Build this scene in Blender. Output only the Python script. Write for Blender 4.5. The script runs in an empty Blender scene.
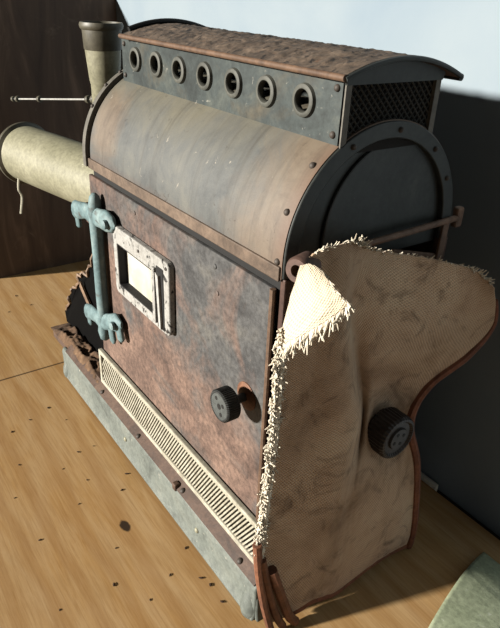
import bpy, bmesh, math, random
from mathutils import Vector, Matrix, noise as mnoise

# ---------------------------------------------------------------- units
# Shapes are written in lantern units (lantern body = 0.82 long); 1 unit = 0.5 m, floor at z = -0.82
S = 0.5
ZF = -0.82
def W(p): return Vector((p[0]*S, p[1]*S, (p[2]-ZF)*S))

scene = bpy.context.scene
col = scene.collection
rnd = random.Random(7)

def lin(c):
    out = []
    for v in c:
        v /= 255.0
        out.append(v/12.92 if v <= 0.04045 else ((v+0.055)/1.055)**2.4)
    return out
def K(r, g, b, f=1.0):
    c = lin((r, g, b)); return (c[0]*f, c[1]*f, c[2]*f, 1.0)

# ---------------------------------------------------------------- materials
class NT:
    def __init__(s, name):
        s.m = bpy.data.materials.new(name); s.m.use_nodes = True
        s.t = s.m.node_tree; s.n = s.t.nodes; s.l = s.t.links
        s.bsdf = s.n['Principled BSDF']
        s.tc = s.n.new('ShaderNodeTexCoord')
    def new(s, typ, **kw):
        n = s.n.new(typ)
        for k, v in kw.items(): setattr(n, k, v)
        return n
    def link(s, a, b): s.l.new(a, b)
    def mapping(s, scale=(1, 1, 1), rot=(0, 0, 0), loc=(0, 0, 0), src='Object'):
        m = s.new('ShaderNodeMapping')
        m.inputs['Scale'].default_value = scale; m.inputs['Rotation'].default_value = rot; m.inputs['Location'].default_value = loc
        s.link(s.tc.outputs[src], m.inputs['Vector']); return m.outputs['Vector']
    def noise(s, vec, scale, detail=6, rough=0.6, dist=0.0):
        n = s.new('ShaderNodeTexNoise')
        n.inputs['Scale'].default_value = scale; n.inputs['Detail'].default_value = detail
        n.inputs['Roughness'].default_value = rough; n.inputs['Distortion'].default_value = dist
        s.link(vec, n.inputs['Vector']); return n.outputs['Fac']
    def ramp(s, fac, stops, interp='LINEAR'):
        r = s.new('ShaderNodeValToRGB'); cr = r.color_ramp; cr.interpolation = interp
        while len(cr.elements) < len(stops): cr.elements.new(0.5)
        for e, (p, c) in zip(cr.elements, stops):
            e.position = p; e.color = c if len(c) == 4 else (*c, 1)
        s.link(fac, r.inputs['Fac']); return r.outputs['Color']
    def mix(s, fac, a, b, mode='MIX'):
        m = s.new('ShaderNodeMix'); m.data_type = 'RGBA'; m.blend_type = mode
        for sock, v in ((m.inputs[0], fac), (m.inputs[6], a), (m.inputs[7], b)):
            if isinstance(v, (int, float)): sock.default_value = v
            elif isinstance(v, tuple): sock.default_value = v
            else: s.link(v, sock)
        return m.outputs[2]
    def math(s, op, a, b=None, clamp=False):
        m = s.new('ShaderNodeMath'); m.operation = op; m.use_clamp = clamp
        for i, v in enumerate((a, b)):
            if v is None: continue
            if isinstance(v, (int, float)): m.inputs[i].default_value = v
            else: s.link(v, m.inputs[i])
        return m.outputs[0]
    def sep(s, vec):
        n = s.new('ShaderNodeSeparateXYZ'); s.link(vec, n.inputs[0]); return n.outputs
    def bump(s, h, strength=0.3, dist=0.001):
        b = s.new('ShaderNodeBump'); b.inputs['Strength'].default_value = strength; b.inputs['Distance'].default_value = dist
        s.link(h, b.inputs['Height']); s.link(b.outputs['Normal'], s.bsdf.inputs['Normal'])
    def out(s, color, rough=0.7, metal=0.0, spec=0.3):
        if isinstance(color, tuple): s.bsdf.inputs['Base Color'].default_value = color
        else: s.link(color, s.bsdf.inputs['Base Color'])
        if isinstance(rough, (int, float)): s.bsdf.inputs['Roughness'].default_value = rough
        else: s.link(rough, s.bsdf.inputs['Roughness'])
        s.bsdf.inputs['Metallic'].default_value = metal
        s.bsdf.inputs['Specular IOR Level'].default_value = spec
        return s.m

BW = [(0, (0, 0, 0, 1)), (1, (1, 1, 1, 1))]
def bw(lo, hi): return [(lo, (0, 0, 0, 1)), (hi, (1, 1, 1, 1))]

def patina(name, base, scale=14, patch=None, patch_scale=7, patch_range=(0.48, 0.6), speck=None, speck_range=(0.66, 0.72),
           rough=0.65, bump=0.25, bump_scale=90, dist=0.6, spec=0.3, gradient=None, loc=(0, 0, 0), dark=0.35):
    """weathered surface: a cloudy base, patches of a second tone, fine specks and pits"""
    t = NT(name); v = t.mapping(loc=loc)
    n1 = t.noise(v, scale, 10, 0.7, dist)
    c = t.ramp(n1, base)
    if patch:
        f = t.noise(v, patch_scale, 7, 0.6, 0.8)
        if gradient:
            x, y, z = t.sep(v)
            g = t.math('ADD', t.math('MULTIPLY', x, gradient[0]), t.math('MULTIPLY', z, gradient[1]))
            f = t.math('ADD', f, t.math('ADD', g, gradient[2]))
        m = t.ramp(f, bw(*patch_range))
        n2 = t.noise(v, scale*1.7, 6, 0.65, 0.4)
        c = t.mix(m, c, t.ramp(n2, patch))
    fine = t.noise(v, 160, 4, 0.7)
    c = t.mix(t.ramp(fine, [(0.30, (dark, dark, dark, 1)), (0.62, (0, 0, 0, 1))]), c, (0, 0, 0, 1))
    if speck:
        sp = t.noise(v, 95, 5, 0.7, 0.5)
        c = t.mix(t.ramp(sp, bw(*speck_range)), c, speck)
    t.bump(t.noise(v, bump_scale, 6, 0.7), bump, 0.0012)
    return t.out(c, rough, 0.0, spec)

M = {}
# door: red-brown rust with slate-blue scale in the upper right
M['door'] = patina('rusted_door_metal', [(0.28, K(76, 58, 50, .29)), (0.45, K(140, 112, 99, .29)), (0.6, K(172, 140, 123, .29)), (0.78, K(118, 92, 80, .29))], 13,
    patch=[(0.3, K(68, 68, 70, .29)), (0.5, K(110, 110, 110, .29)), (0.75, K(142, 138, 130, .29))], patch_scale=8, patch_range=(0.46, 0.60),
    gradient=(0.5, 0.4, -0.11), speck=K(190, 160, 140, .25), speck_range=(0.70, 0.76), bump=0.3, rough=0.6, dark=0.6)
M['body'] = patina('rusted_body_metal', [(0.3, K(70, 44, 34, .24)), (0.55, K(125, 88, 72, .24)), (0.75, K(150, 112, 92, .24))], 18, bump=0.3, speck=K(60, 45, 38, .2))
M['band'] = patina('rusted_seam_band', [(0.3, K(100, 82, 68, .27)), (0.55, K(154, 130, 110, .27)), (0.75, K(176, 152, 130, .27))], 22, bump=0.25)
def barrel_material():
    t = NT('dusty_rusting_barrel'); v = t.mapping(); x, y, z = t.sep(v); F = .27
    c = t.ramp(t.noise(v, 16, 10, 0.72, 0.5), [(0.28, K(92, 96, 98, F)), (0.5, K(124, 126, 124, F)), (0.75, K(150, 148, 138, F))])   # slate scale
    wob = t.math('MULTIPLY', t.math('SUBTRACT', t.noise(v, 9, 8, 0.68, 0.8), 0.5), 0.20)
    # pale dust gathered toward the top of the curve
    dust = t.ramp(t.math('ADD', t.math('MULTIPLY', t.math('SUBTRACT', z, 0.475), 9.0), t.math('MULTIPLY', wob, 7.0)), [(0.0, (0, 0, 0, 1)), (0.55, (0.85, 0.85, 0.85, 1))])
    c = t.mix(dust, c, t.ramp(t.noise(v, 22, 9, 0.7, 0.3), [(0.3, K(140, 134, 114, F)), (0.7, K(172, 164, 140, F))]))
    # rust bloom: a patch at the left and the whole right end
    dx = t.math('DIVIDE', t.math('ADD', x, 0.155), 0.055); dz = t.math('DIVIDE', t.math('SUBTRACT', z, 0.470), 0.045)
    pl = t.math('SUBTRACT', 1.0, t.math('SQRT', t.math('ADD', t.math('MULTIPLY', dx, dx), t.math('MULTIPLY', dz, dz))))
    pr = t.math('MULTIPLY', t.math('SUBTRACT', x, 0.100), 8.0)
    pm = t.math('ADD', t.math('MAXIMUM', pl, pr), t.math('MULTIPLY', wob, 7.5))
    rust = t.ramp(t.noise(v, 20, 10, 0.72, 0.5), [(0.3, K(120, 98, 80, F)), (0.52, K(162, 140, 118, F)), (0.75, K(180, 160, 136, F))])
    c = t.mix(t.ramp(pm, [(0.05, (0, 0, 0, 1)), (0.55, (0.7, 0.7, 0.7, 1))]), c, rust)
    # strong rust along the lower edge and the right rim
    pe = t.math('MAXIMUM', t.math('MULTIPLY', t.math('SUBTRACT', 0.432, z), 26.0), t.math('MULTIPLY', t.math('SUBTRACT', x, 0.188), 30.0))
    pe = t.math('ADD', pe, t.math('MULTIPLY', wob, 5.0))
    c = t.mix(t.ramp(pe, [(0.1, (0, 0, 0, 1)), (0.8, (0.65, 0.65, 0.65, 1))]), c, K(140, 104, 84, F))
    # streaks that ran down the curve
    st = t.noise(t.mapping(scale=(60, 4, 4)), 1.6, 6, 0.65, 0.4)
    c = t.mix(t.ramp(st, [(0.52, (0, 0, 0, 1)), (0.78, (0.5, 0.5, 0.5, 1))]), c, K(84, 76, 66, F))
    sp = t.noise(v, 70, 6, 0.72, 0.6)
    c = t.mix(t.ramp(sp, bw(0.66, 0.71)), c, K(208, 198, 182, F))
    c = t.mix(t.ramp(sp, [(0.30, (0.7, 0.7, 0.7, 1)), (0.37, (0, 0, 0, 1))]), c, K(70, 56, 46, F))
    t.bump(t.noise(v, 80, 7, 0.72), 0.2, 0.0012)
    return t.out(c, 0.55, 0.0, 0.3)
M['barrel'] = barrel_material()
M['vent'] = patina('blackened_green_vent', [(0.3, K(50, 58, 57, .24)), (0.52, K(88, 99, 98, .24)), (0.75, K(126, 132, 122, .24))], 22,
    patch=[(0.3, K(90, 84, 70, .24)), (0.7, K(134, 126, 106, .24))], patch_scale=11, patch_range=(0.58, 0.72), speck=K(178, 176, 164, .25), speck_range=(0.64, 0.69), bump=0.15, rough=0.5)
M['ring'] = patina('vent_ring_metal', [(0.3, K(96, 98, 90, .2)), (0.6, K(142, 142, 130, .2))], 40, bump=0.15)
M['roof'] = patina('crusted_roof_rust', [(0.3, K(46, 37, 31, .45)), (0.5, K(100, 84, 70, .45)), (0.72, K(142, 122, 104, .45))], 48,
    speck=K(34, 27, 23, .4), speck_range=(0.54, 0.62), bump=0.9, bump_scale=55, rough=0.9)
M['roof_edge'] = patina('rusted_roof_edge', [(0.3, K(96, 70, 52, .28)), (0.6, K(150, 116, 90, .28))], 30, bump=0.3)
M['black_metal'] = patina('blackened_end_metal', [(0.3, K(38, 42, 40, .35)), (0.6, K(66, 70, 68, .4)), (0.8, K(92, 92, 86, .4))], 14, speck=K(140, 135, 125, .4), speck_range=(0.70, 0.74), bump=0.15, rough=0.5)
M['dark_inside'] = patina('near_black_inside', [(0.3, K(16, 14, 13, .5)), (0.7, K(34, 30, 28, .5))], 18, bump=0.1, rough=0.9)  # near-black tone for inside faces, vent backing and the gap behind the flange
M['flange'] = patina('grey_flange', [(0.3, K(110, 106, 98, .25)), (0.6, K(158, 152, 140, .25))], 25, bump=0.15)
M['tube'] = patina('tarnished_pale_tube', [(0.28, K(142, 140, 114, .34)), (0.5, K(178, 174, 146, .34)), (0.75, K(200, 196, 168, .34))], 9, speck=K(225, 220, 195, .36), speck_range=(0.68, 0.73), bump=0.1, rough=0.5)
M['tube_dark'] = patina('tarnished_dark_collar', [(0.3, K(86, 82, 68, .3)), (0.6, K(122, 116, 98, .3))], 14, bump=0.12, rough=0.5)
M['verdigris'] = patina('blue_green_verdigris', [(0.3, K(86, 112, 116, .34)), (0.5, K(134, 164, 168, .34)), (0.75, K(186, 206, 204, .34))], 28,
    patch=[(0.3, K(86, 72, 62, .25)), (0.7, K(132, 120, 108, .25))], patch_scale=26, patch_range=(0.62, 0.72), bump=0.35, bump_scale=120)
M['chipped_white'] = patina('chipped_white_frame', [(0.3, K(196, 192, 184, .28)), (0.6, K(228, 226, 220, .28))], 30,
    patch=[(0.3, K(40, 38, 36, .2)), (0.7, K(80, 78, 74, .2))], patch_scale=90, patch_range=(0.55, 0.63), bump=0.4, bump_scale=120)
M['silver'] = patina('dull_silver', [(0.3, K(200, 198, 192, .3)), (0.6, K(230, 228, 222, .3))], 40, bump=0.1)
M['strip'] = patina('pale_strip_metal', [(0.3, K(178, 170, 148, .36)), (0.6, K(216, 210, 190, .36))], 40, speck=K(90, 80, 66, .25), speck_range=(0.66, 0.72), bump=0.2)
M['strip_back'] = patina('dark_strip_backing', [(0.3, K(84, 80, 70, .3)), (0.6, K(130, 124, 110, .3))], 40, bump=0.2)
M['skirt'] = patina('weathered_grey_skirt', [(0.28, K(104, 112, 106, .27)), (0.5, K(146, 154, 146, .27)), (0.75, K(172, 176, 164, .27))], 16,
    speck=K(215, 210, 195, .27), speck_range=(0.66, 0.70), bump=0.25)
M['sill'] = patina('rusty_sill', [(0.3, K(78, 56, 44, .26)), (0.55, K(124, 94, 76, .26)), (0.75, K(150, 122, 100, .26))], 24, bump=0.4)
M['crust'] = patina('dirt_crust', [(0.3, K(60, 44, 32, .45)), (0.55, K(118, 90, 66, .45)), (0.75, K(160, 130, 100, .45))], 40, bump=0.9, bump_scale=80, rough=0.95)
M['knob'] = patina('black_knurled_knob', [(0.3, K(40, 42, 42, .22)), (0.6, K(88, 90, 88, .22)), (0.8, K(120, 122, 118, .22))], 60, bump=0.3, rough=0.5)
M['knob_face'] = patina('worn_knob_face', [(0.3, K(84, 90, 90, .27)), (0.6, K(122, 128, 126, .27)), (0.8, K(150, 154, 150, .27))], 70, bump=0.2, rough=0.5)
M['knob_hole'] = patina('knob_hole_black', [(0.3, K(10, 10, 10, .3)), (0.6, K(20, 18, 18, .3))], 60, bump=0.0)
M['knob_dark'] = patina('dark_bronze_knob', [(0.3, K(40, 34, 32, .4)), (0.6, K(74, 66, 62, .4))], 60, bump=0.3, rough=0.45)
M['rust_bright'] = patina('orange_rust', [(0.3, K(120, 72, 46, .26)), (0.6, K(184, 126, 90, .26))], 60, bump=0.3)
M['rivet'] = patina('dark_rivet', [(0.3, K(60, 50, 44, .25)), (0.6, K(110, 98, 88, .25))], 80, bump=0.1)
M['hook'] = patina('rusty_hook', [(0.3, K(78, 56, 48, .35)), (0.6, K(128, 98, 86, .35))], 60, bump=0.2)
M['rod'] = patina('brown_rod', [(0.3, K(70, 52, 42, .9)), (0.6, K(110, 86, 70, .9))], 60, bump=0.2)
M['leather'] = patina('cracked_brown_binding', [(0.3, K(92, 56, 40, .45)), (0.6, K(148, 96, 68, .45))], 50, bump=0.5, rough=0.7)
M['hem'] = patina('red_brown_hem', [(0.3, K(96, 54, 38, .5)), (0.6, K(142, 88, 62, .5))], 50, bump=0.4, rough=0.8)
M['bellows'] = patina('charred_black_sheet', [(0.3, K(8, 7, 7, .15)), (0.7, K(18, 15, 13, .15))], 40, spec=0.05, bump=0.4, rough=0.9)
M['torn_edge'] = patina('rusty_torn_edge', [(0.3, K(90, 66, 50, .35)), (0.6, K(170, 138, 110, .35))], 50, bump=0.5)
M['tin'] = patina('galvanised_sheet', [(0.3, K(116, 124, 100, .8)), (0.5, K(142, 150, 124, .8)), (0.75, K(160, 166, 140, .8))], 22, speck=K(190, 196, 178, .6), speck_range=(0.62, 0.70), bump=0.3, bump_scale=160, rough=0.6)
M['thread'] = patina('bleached_thread', [(0.3, K(215, 200, 175, .55)), (0.6, K(240, 230, 210, .55))], 120, bump=0.0, rough=0.9)
M['string'] = patina('pale_string', [(0.3, K(190, 185, 165, .5)), (0.6, K(220, 215, 195, .5))], 120, bump=0.0, rough=0.9)
M['crumb'] = patina('dark_crumb', [(0.3, K(40, 26, 16, .6)), (0.6, K(76, 52, 34, .6))], 120, bump=0.5, rough=0.9)
M['gap_dark'] = patina('floor_gap_dark', [(0.3, K(18, 16, 15, .7)), (0.6, K(34, 30, 28, .7))], 20, bump=0.0, rough=0.8)
M['trim_light'] = patina('pale_trim', [(0.3, K(150, 150, 140)), (0.6, K(190, 190, 180))], 20, bump=0.0, rough=0.5)

def cloth_material(name, tones, weave, stain=True):
    t = NT(name); uv = t.mapping(src='UV'); v = t.mapping()
    n = t.noise(v, 9, 7, 0.65, 0.5)
    c = t.ramp(n, tones)
    if stain:
        s_ = t.noise(v, 22, 7, 0.7, 1.2)
        c = t.mix(t.ramp(s_, [(0.52, (0, 0, 0, 1)), (0.72, (0.8, 0.8, 0.8, 1))]), c, K(82, 56, 36, .5))
    u, w, _ = t.sep(uv)
    wu = t.math('SINE', t.math('MULTIPLY', u, weave)); ww = t.math('SINE', t.math('MULTIPLY', w, weave))
    h = t.math('MULTIPLY', wu, ww)                      # over-under of a plain weave
    h01 = t.math('ADD', t.math('MULTIPLY', h, 0.5), 0.5)
    c = t.mix(t.ramp(h01, [(0.0, (0.42, 0.42, 0.42, 1)), (0.65, (0, 0, 0, 1))]), c, K(60, 40, 26, .4))
    t.bump(t.math('ADD', h01, t.math('MULTIPLY', t.noise(v, 200, 3, 0.6), 0.5)), 0.7, 0.0012)
    t.bsdf.inputs['Sheen Weight'].default_value = 0.1
    return t.out(c, 0.92, 0.0, 0.1)
M['cloth'] = cloth_material('stained_woven_cloth', [(0.3, K(148, 120, 94, .68)), (0.5, K(188, 160, 132, .68)), (0.72, K(206, 184, 156, .68))], 1700)
M['flap'] = cloth_material('coarse_clean_weave', [(0.3, K(220, 200, 170, .5)), (0.7, K(236, 222, 198, .5))], 900, stain=False)

def glass_material():
    t = NT('dusty_window_pane'); v = t.mapping()
    c = t.ramp(t.noise(v, 22, 6, 0.6, 0.8), [(0.3, K(200, 194, 174, .42)), (0.55, K(224, 220, 206, .42)), (0.75, K(234, 232, 224, .42))])
    t.bsdf.inputs['Transmission Weight'].default_value = 0.06
    return t.out(c, 0.35, 0.0, 0.5)
M['pane'] = glass_material()

def floor_material():
    t = NT('plywood_floor'); v = t.mapping()
    vs = t.mapping(scale=(1.6, 13, 1))
    warp = t.noise(t.mapping(scale=(0.7, 3.0, 1)), 5, 4, 0.55, 1.6)
    fine = t.noise(t.mapping(scale=(3.0, 60, 1)), 5, 6, 0.7, 0.3)
    band = t.noise(vs, 4.5, 6, 0.6, 1.4)
    c = t.ramp(band, [(0.25, K(184, 146, 92, 1.25)), (0.45, K(208, 174, 120, 1.25)), (0.6, K(216, 186, 136, 1.25)), (0.78, K(194, 156, 102, 1.25))])
    c = t.mix(t.ramp(warp, [(0.35, (0, 0, 0, 1)), (0.66, (0.75, 0.75, 0.75, 1))]), c, K(226, 202, 158, 1.2))
    # cathedral rings of the rotary-cut veneer
    w = t.new('ShaderNodeTexWave'); w.wave_type = 'BANDS'; w.bands_direction = 'Y'
    w.inputs['Scale'].default_value = 4.5; w.inputs['Distortion'].default_value = 9.0; w.inputs['Detail'].default_value = 3; w.inputs['Detail Scale'].default_value = 0.6
    t.link(t.mapping(scale=(0.55, 1.6, 1)), w.inputs['Vector'])
    c = t.mix(t.ramp(w.outputs['Fac'], [(0.5, (0, 0, 0, 1)), (0.95, (0.36, 0.36, 0.36, 1))]), c, K(160, 116, 62, 1.1))
    c = t.mix(t.ramp(fine, [(0.36, (0.4, 0.4, 0.4, 1)), (0.56, (0, 0, 0, 1))]), c, K(146, 104, 54, 1.0))
    # grey-green dirt in clouds
    c = t.mix(t.ramp(t.noise(v, 3.6, 7, 0.65, 0.6), [(0.5, (0, 0, 0, 1)), (0.75, (0.55, 0.55, 0.55, 1))]), c, K(166, 142, 92, 1.1))
    x, y, z = t.sep(v)
    def ell(cx, cy, rx, ry):
        dx = t.math('DIVIDE', t.math('SUBTRACT', x, cx), rx); dy = t.math('DIVIDE', t.math('SUBTRACT', y, cy), ry)
        return t.math('SQRT', t.math('ADD', t.math('MULTIPLY', dx, dx), t.math('MULTIPLY', dy, dy)))
    wob = t.math('MULTIPLY', t.math('SUBTRACT', t.noise(v, 60, 4, 0.6), 0.5), 0.9)
    d = t.math('ADD', ell(-0.19, -0.0755, 0.0125, 0.0062), wob)
    c = t.mix(t.ramp(d, [(1.0, (0.75, 0.75, 0.75, 1)), (1.9, (0, 0, 0, 1))]), c, K(112, 76, 36, .8))
    c = t.mix(t.ramp(t.math('MULTIPLY', d, 0.5), [(0.36, (0.95, 0.95, 0.95, 1)), (0.52, (0, 0, 0, 1))]), c, K(34, 22, 13, .6))
    # joint between two sheets
    dx = t.math('ABSOLUTE', t.math('ADD', x, 0.606))
    c = t.mix(t.ramp(t.math('MULTIPLY', dx, 100), [(0.10, (0.9, 0.9, 0.9, 1)), (0.28, (0, 0, 0, 1))]), c, K(60, 40, 20, .6))
    t.bump(fine, 0.12, 0.001)
    return t.out(c, 0.6, 0.0, 0.25)
M['floor'] = floor_material()

def wall_material():
    t = NT('blue_grey_painted_wall'); v = t.mapping()
    c = t.ramp(t.noise(v, 4, 6, 0.55, 0.3), [(0.3, K(176, 198, 216, .235)), (0.7, K(200, 216, 226, .235))])
    # thin pale scratches running down
    sc = t.noise(t.mapping(scale=(40, 1, 2.2), rot=(0, 0.35, 0)), 2.2, 3, 0.6, 0.4)
    c = t.mix(t.ramp(sc, [(0.68, (0, 0, 0, 1)), (0.74, (0.3, 0.3, 0.3, 1))]), c, K(238, 240, 240, .22))
    t.bump(t.noise(v, 60, 4, 0.6), 0.06, 0.001)
    return t.out(c, 0.7, 0.0, 0.2)
M['wall'] = wall_material()

def board_material():
    t = NT('dark_stained_board'); v = t.mapping(scale=(1, 5, 0.7))
    c = t.ramp(t.noise(v, 4, 7, 0.65, 0.9), [(0.3, K(40, 29, 22, 1.5)), (0.55, K(58, 45, 36, 1.5)), (0.75, K(84, 68, 56, 1.5))])
    c = t.mix(t.ramp(t.noise(t.mapping(), 16, 7, 0.7, 1.0), [(0.6, (0, 0, 0, 1)), (0.78, (0.5, 0.5, 0.5, 1))]), c, K(104, 90, 78, 1.5))
    return t.out(c, 0.6, 0.0, 0.3)
M['board'] = board_material()

# ---------------------------------------------------------------- mesh helpers (lantern units)
def box(bm, x0, x1, y0, y1, z0, z1):
    v = [bm.verts.new((x, y, z)) for x in (x0, x1) for y in (y0, y1) for z in (z0, z1)]
    for f in ((0, 1, 3, 2), (4, 6, 7, 5), (0, 4, 5, 1), (2, 3, 7, 6), (0, 2, 6, 4), (1, 5, 7, 3)):
        bm.faces.new([v[i] for i in f])

def extrude(bm, pts, axis, a, b, caps=True):
    """closed polygon extruded along an axis; pts are the two other coordinates in xyz order"""
    def P(p, t):
        q = list(p); q.insert(axis, t); return q
    A = [bm.verts.new(P(p, a)) for p in pts]; B = [bm.verts.new(P(p, b)) for p in pts]
    n = len(pts)
    for i in range(n):
        bm.faces.new((A[i], A[(i+1) % n], B[(i+1) % n], B[i]))
    if caps:
        bm.faces.new(A[::-1]); bm.faces.new(B)

def frame_axes(d):
    d = Vector(d).normalized()
    u = d.cross(Vector((0, 0, 1)))
    if u.length < 1e-3: u = d.cross(Vector((0, 1, 0)))
    u.normalize(); w = d.cross(u).normalized()
    return d, u, w

def tube(bm, pts, r, seg=8, caps=True):
    pts = [Vector(p) for p in pts]; rings = []
    rr = r if isinstance(r, (list, tuple)) else [r]*len(pts)
    u0 = None
    for i, p in enumerate(pts):
        d = (pts[min(i+1, len(pts)-1)] - pts[max(i-1, 0)])
        d, u, w = frame_axes(d)
        if u0 is not None:
            u = (u0 - d*u0.dot(d))
            u = u.normalized() if u.length > 1e-4 else frame_axes(d)[1]
            w = d.cross(u)
        u0 = u
        rings.append([bm.verts.new(p + (u*math.cos(2*math.pi*k/seg) + w*math.sin(2*math.pi*k/seg))*rr[i]) for k in range(seg)])
    for a, b in zip(rings, rings[1:]):
        for k in range(seg):
            bm.faces.new((a[k], a[(k+1) % seg], b[(k+1) % seg], b[k]))
    if caps:
        bm.faces.new(rings[0][::-1]); bm.faces.new(rings[-1])

def lathe(bm, origin, axis, prof, seg=32, caps=True, knurl=0.0):
    """profile of (radius, height along the axis)"""
    o = Vector(origin); d, u, w = frame_axes(axis); rings = []
    for r, h in prof:
        rings.append([bm.verts.new(o + d*h + (u*math.cos(2*math.pi*k/seg) + w*math.sin(2*math.pi*k/seg))*(r*(1-(knurl if k % 2 else 0)))) for k in range(seg)])
    for a, b in zip(rings, rings[1:]):
        for k in range(seg):
            bm.faces.new((a[k], a[(k+1) % seg], b[(k+1) % seg], b[k]))
    if caps:
        if prof[0][0] > 1e-6: bm.faces.new(rings[0][::-1])
        if prof[-1][0] > 1e-6: bm.faces.new(rings[-1])

def plate_hole(bm, X, Z, HX, HZ, y0, y1):
    """flat plate in the xz plane (front y0, back y1) with a rectangular hole; corners may be skewed lists of 4"""
    o = [(X[0], Z[0]), (X[1], Z[0]), (X[1], Z[1]), (X[0], Z[1])]
    h = [(HX[0], HZ[0]), (HX[1], HZ[0]), (HX[1], HZ[1]), (HX[0], HZ[1])]
    plate_poly(bm, o, h, y0, y1)
def plate_poly(bm, o, h, y0, y1):
    R = {}
    for nm, pts in (('o', o), ('h', h)):
        for y in (0, 1):
            R[nm, y] = [bm.verts.new((p[0], (y0, y1)[y], p[1])) for p in pts]
    n = len(o)
    for i in range(n):
        j = (i+1) % n
        bm.faces.new((R['o', 0][i], R['o', 0][j], R['h', 0][j], R['h', 0][i]))
        bm.faces.new((R['o', 1][j], R['o', 1][i], R['h', 1][i], R['h', 1][j]))
        bm.faces.new((R['o', 0][j], R['o', 0][i], R['o', 1][i], R['o', 1][j]))
        bm.faces.new((R['h', 0][i], R['h', 0][j], R['h', 1][j], R['h', 1][i]))

def surf(bm, fn, nu, nv, uv=True, us=1, vs=1):
    g = [[bm.verts.new(fn(i/nu, j/nv)) for j in range(nv+1)] for i in range(nu+1)]
    lay = bm.loops.layers.uv.verify() if uv else None
    for i in range(nu):
        for j in range(nv):
            f = bm.faces.new((g[i][j], g[i+1][j], g[i+1][j+1], g[i][j+1])); f.smooth = True
            if lay:
                for lp, (a, b) in zip(f.loops, ((i, j), (i+1, j), (i+1, j+1), (i, j+1))):
                    lp[lay].uv = (a/nu*us, b/nv*vs)

ORIG = {}
def put(name, bm, mat, parent=None, bevel=0, seg=2, smooth=False, label=None, solid=0, subsurf=0, fix=True, kind=None, origin=None, angle=40):
    """link ONE mesh object; verts come in lantern units and end up in metres, local to the parent's origin"""
    off = ORIG[parent.name] if parent is not None else (W(origin) if origin else None)
    if off is None:
        ps = [W(v.co) for v in bm.verts]
        off = Vector((sum(p.x for p in ps)/len(ps), sum(p.y for p in ps)/len(ps), min(p.z for p in ps)))
    if fix: bmesh.ops.recalc_face_normals(bm, faces=bm.faces)
    for v in bm.verts: v.co = W(v.co) - off
    me = bpy.data.meshes.new(name); bm.to_mesh(me); bm.free()
    o = bpy.data.objects.new(name, me); col.objects.link(o)
    if parent is not None: o.parent = parent
    else: o.location = off
    ORIG[o.name] = off
    me.materials.append(M[mat] if isinstance(mat, str) else mat)
    if smooth:
        for p in me.polygons: p.use_smooth = True
        try: me.set_sharp_from_angle(angle=math.radians(angle))
        except Exception: pass
    if solid:
        m = o.modifiers.new('thickness', 'SOLIDIFY'); m.thickness = solid*S; m.offset = 0
    if bevel:
        m = o.modifiers.new('bevel', 'BEVEL'); m.width = bevel*S; m.segments = seg; m.limit_method = 'ANGLE'; m.angle_limit = math.radians(35)
    if subsurf:
        m = o.modifiers.new('subsurf', 'SUBSURF'); m.levels = subsurf; m.render_levels = subsurf
    if label: o['label'] = label
    if kind: o['kind'] = kind
    return o
def thing(name, loc, label, cat, group=None):
    o = bpy.data.objects.new(name, None); col.objects.link(o); o.location = W(loc); o.empty_display_size = 0.02
    ORIG[o.name] = W(loc); o['label'] = label; o['category'] = cat
    if group: o['group'] = group
    return o
def tag(o, label, cat, group=None, kind=None):
    o['label'] = label; o['category'] = cat
    if group: o['group'] = group
    if kind: o['kind'] = kind
    return o
def NB(): return bmesh.new()

# ---------------------------------------------------------------- setting
bm = NB(); box(bm, -2.1, 2.4, -2.6, 0.638, ZF-0.03, ZF)
f = put('floor', bm, 'floor', origin=(0, 0, ZF)); f['kind'] = 'structure'
bm = NB(); box(bm, -2.16, 2.4, 0.66, 0.70, ZF-0.03, 1.2)
o = put('wall_back', bm, 'wall'); o['kind'] = 'structure'
bm = NB(); box(bm, -2.10, -2.06, -0.02, 0.66, ZF-0.03, 0.366)
o = put('wall_left', bm, 'board'); o['kind'] = 'structure'
bm = NB(); box(bm, -2.1, 2.4, 0.638, 0.66, ZF-0.03, ZF-0.012)
o = put('floor_gap_shade', bm, 'gap_dark'); o['kind'] = 'structure'  # strip coloured dark to stand in for the shaded gap between floor and wall
bm = NB(); box(bm, -0.35, -0.02, 0.640, 0.652, ZF-0.012, ZF+0.014)
o = put('trim_2', bm, 'trim_light', bevel=0.002); o['kind'] = 'structure'

# ---------------------------------------------------------------- the lantern
LX0, LY1 = -0.805, 0.42
L = thing('magic_lantern', (-0.42, 0.21, ZF), 'rusted antique sheet-metal projection lantern with barrel roof standing on the plywood floor', 'lantern')

# base: floor board, sill and grey skirt
bm = NB(); box(bm, -1.265, 0.02, -0.018, 0.45, -0.735, -0.700)
put('base_board', bm, 'sill', L, bevel=0.006)
bm = NB()
prof = [(-0.020, -0.704), (-0.031, -0.708), (-0.034, -0.72), (-0.033, -0.75), (-0.033, -0.785), (-0.037, -0.806), (-0.040, -0.812), (-0.028, -0.812), (-0.018, -0.80), (-0.014, -0.75)]
extrude(bm, prof, 0, -1.13, 0.028)
put('base_skirt', bm, 'skirt', L, smooth=True, bevel=0.004)
bm = NB()
prof2 = [(0.012, -0.706), (0.026, -0.712), (0.03, -0.75), (0.032, -0.79), (0.038, -0.812), (0.02, -0.812), (0.012, -0.75)]
extrude(bm, [(p[0], p[1]) for p in prof2], 1, -0.03, 0.45)
put('base_skirt', bm, 'skirt', L, smooth=True, bevel=0.004)
bm = NB()
extrude(bm, [(-p[0]-1.10, p[1]) for p in prof2], 1, -0.03, 0.45)
put('base_skirt', bm, 'skirt', L, smooth=True, bevel=0.004)
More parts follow.
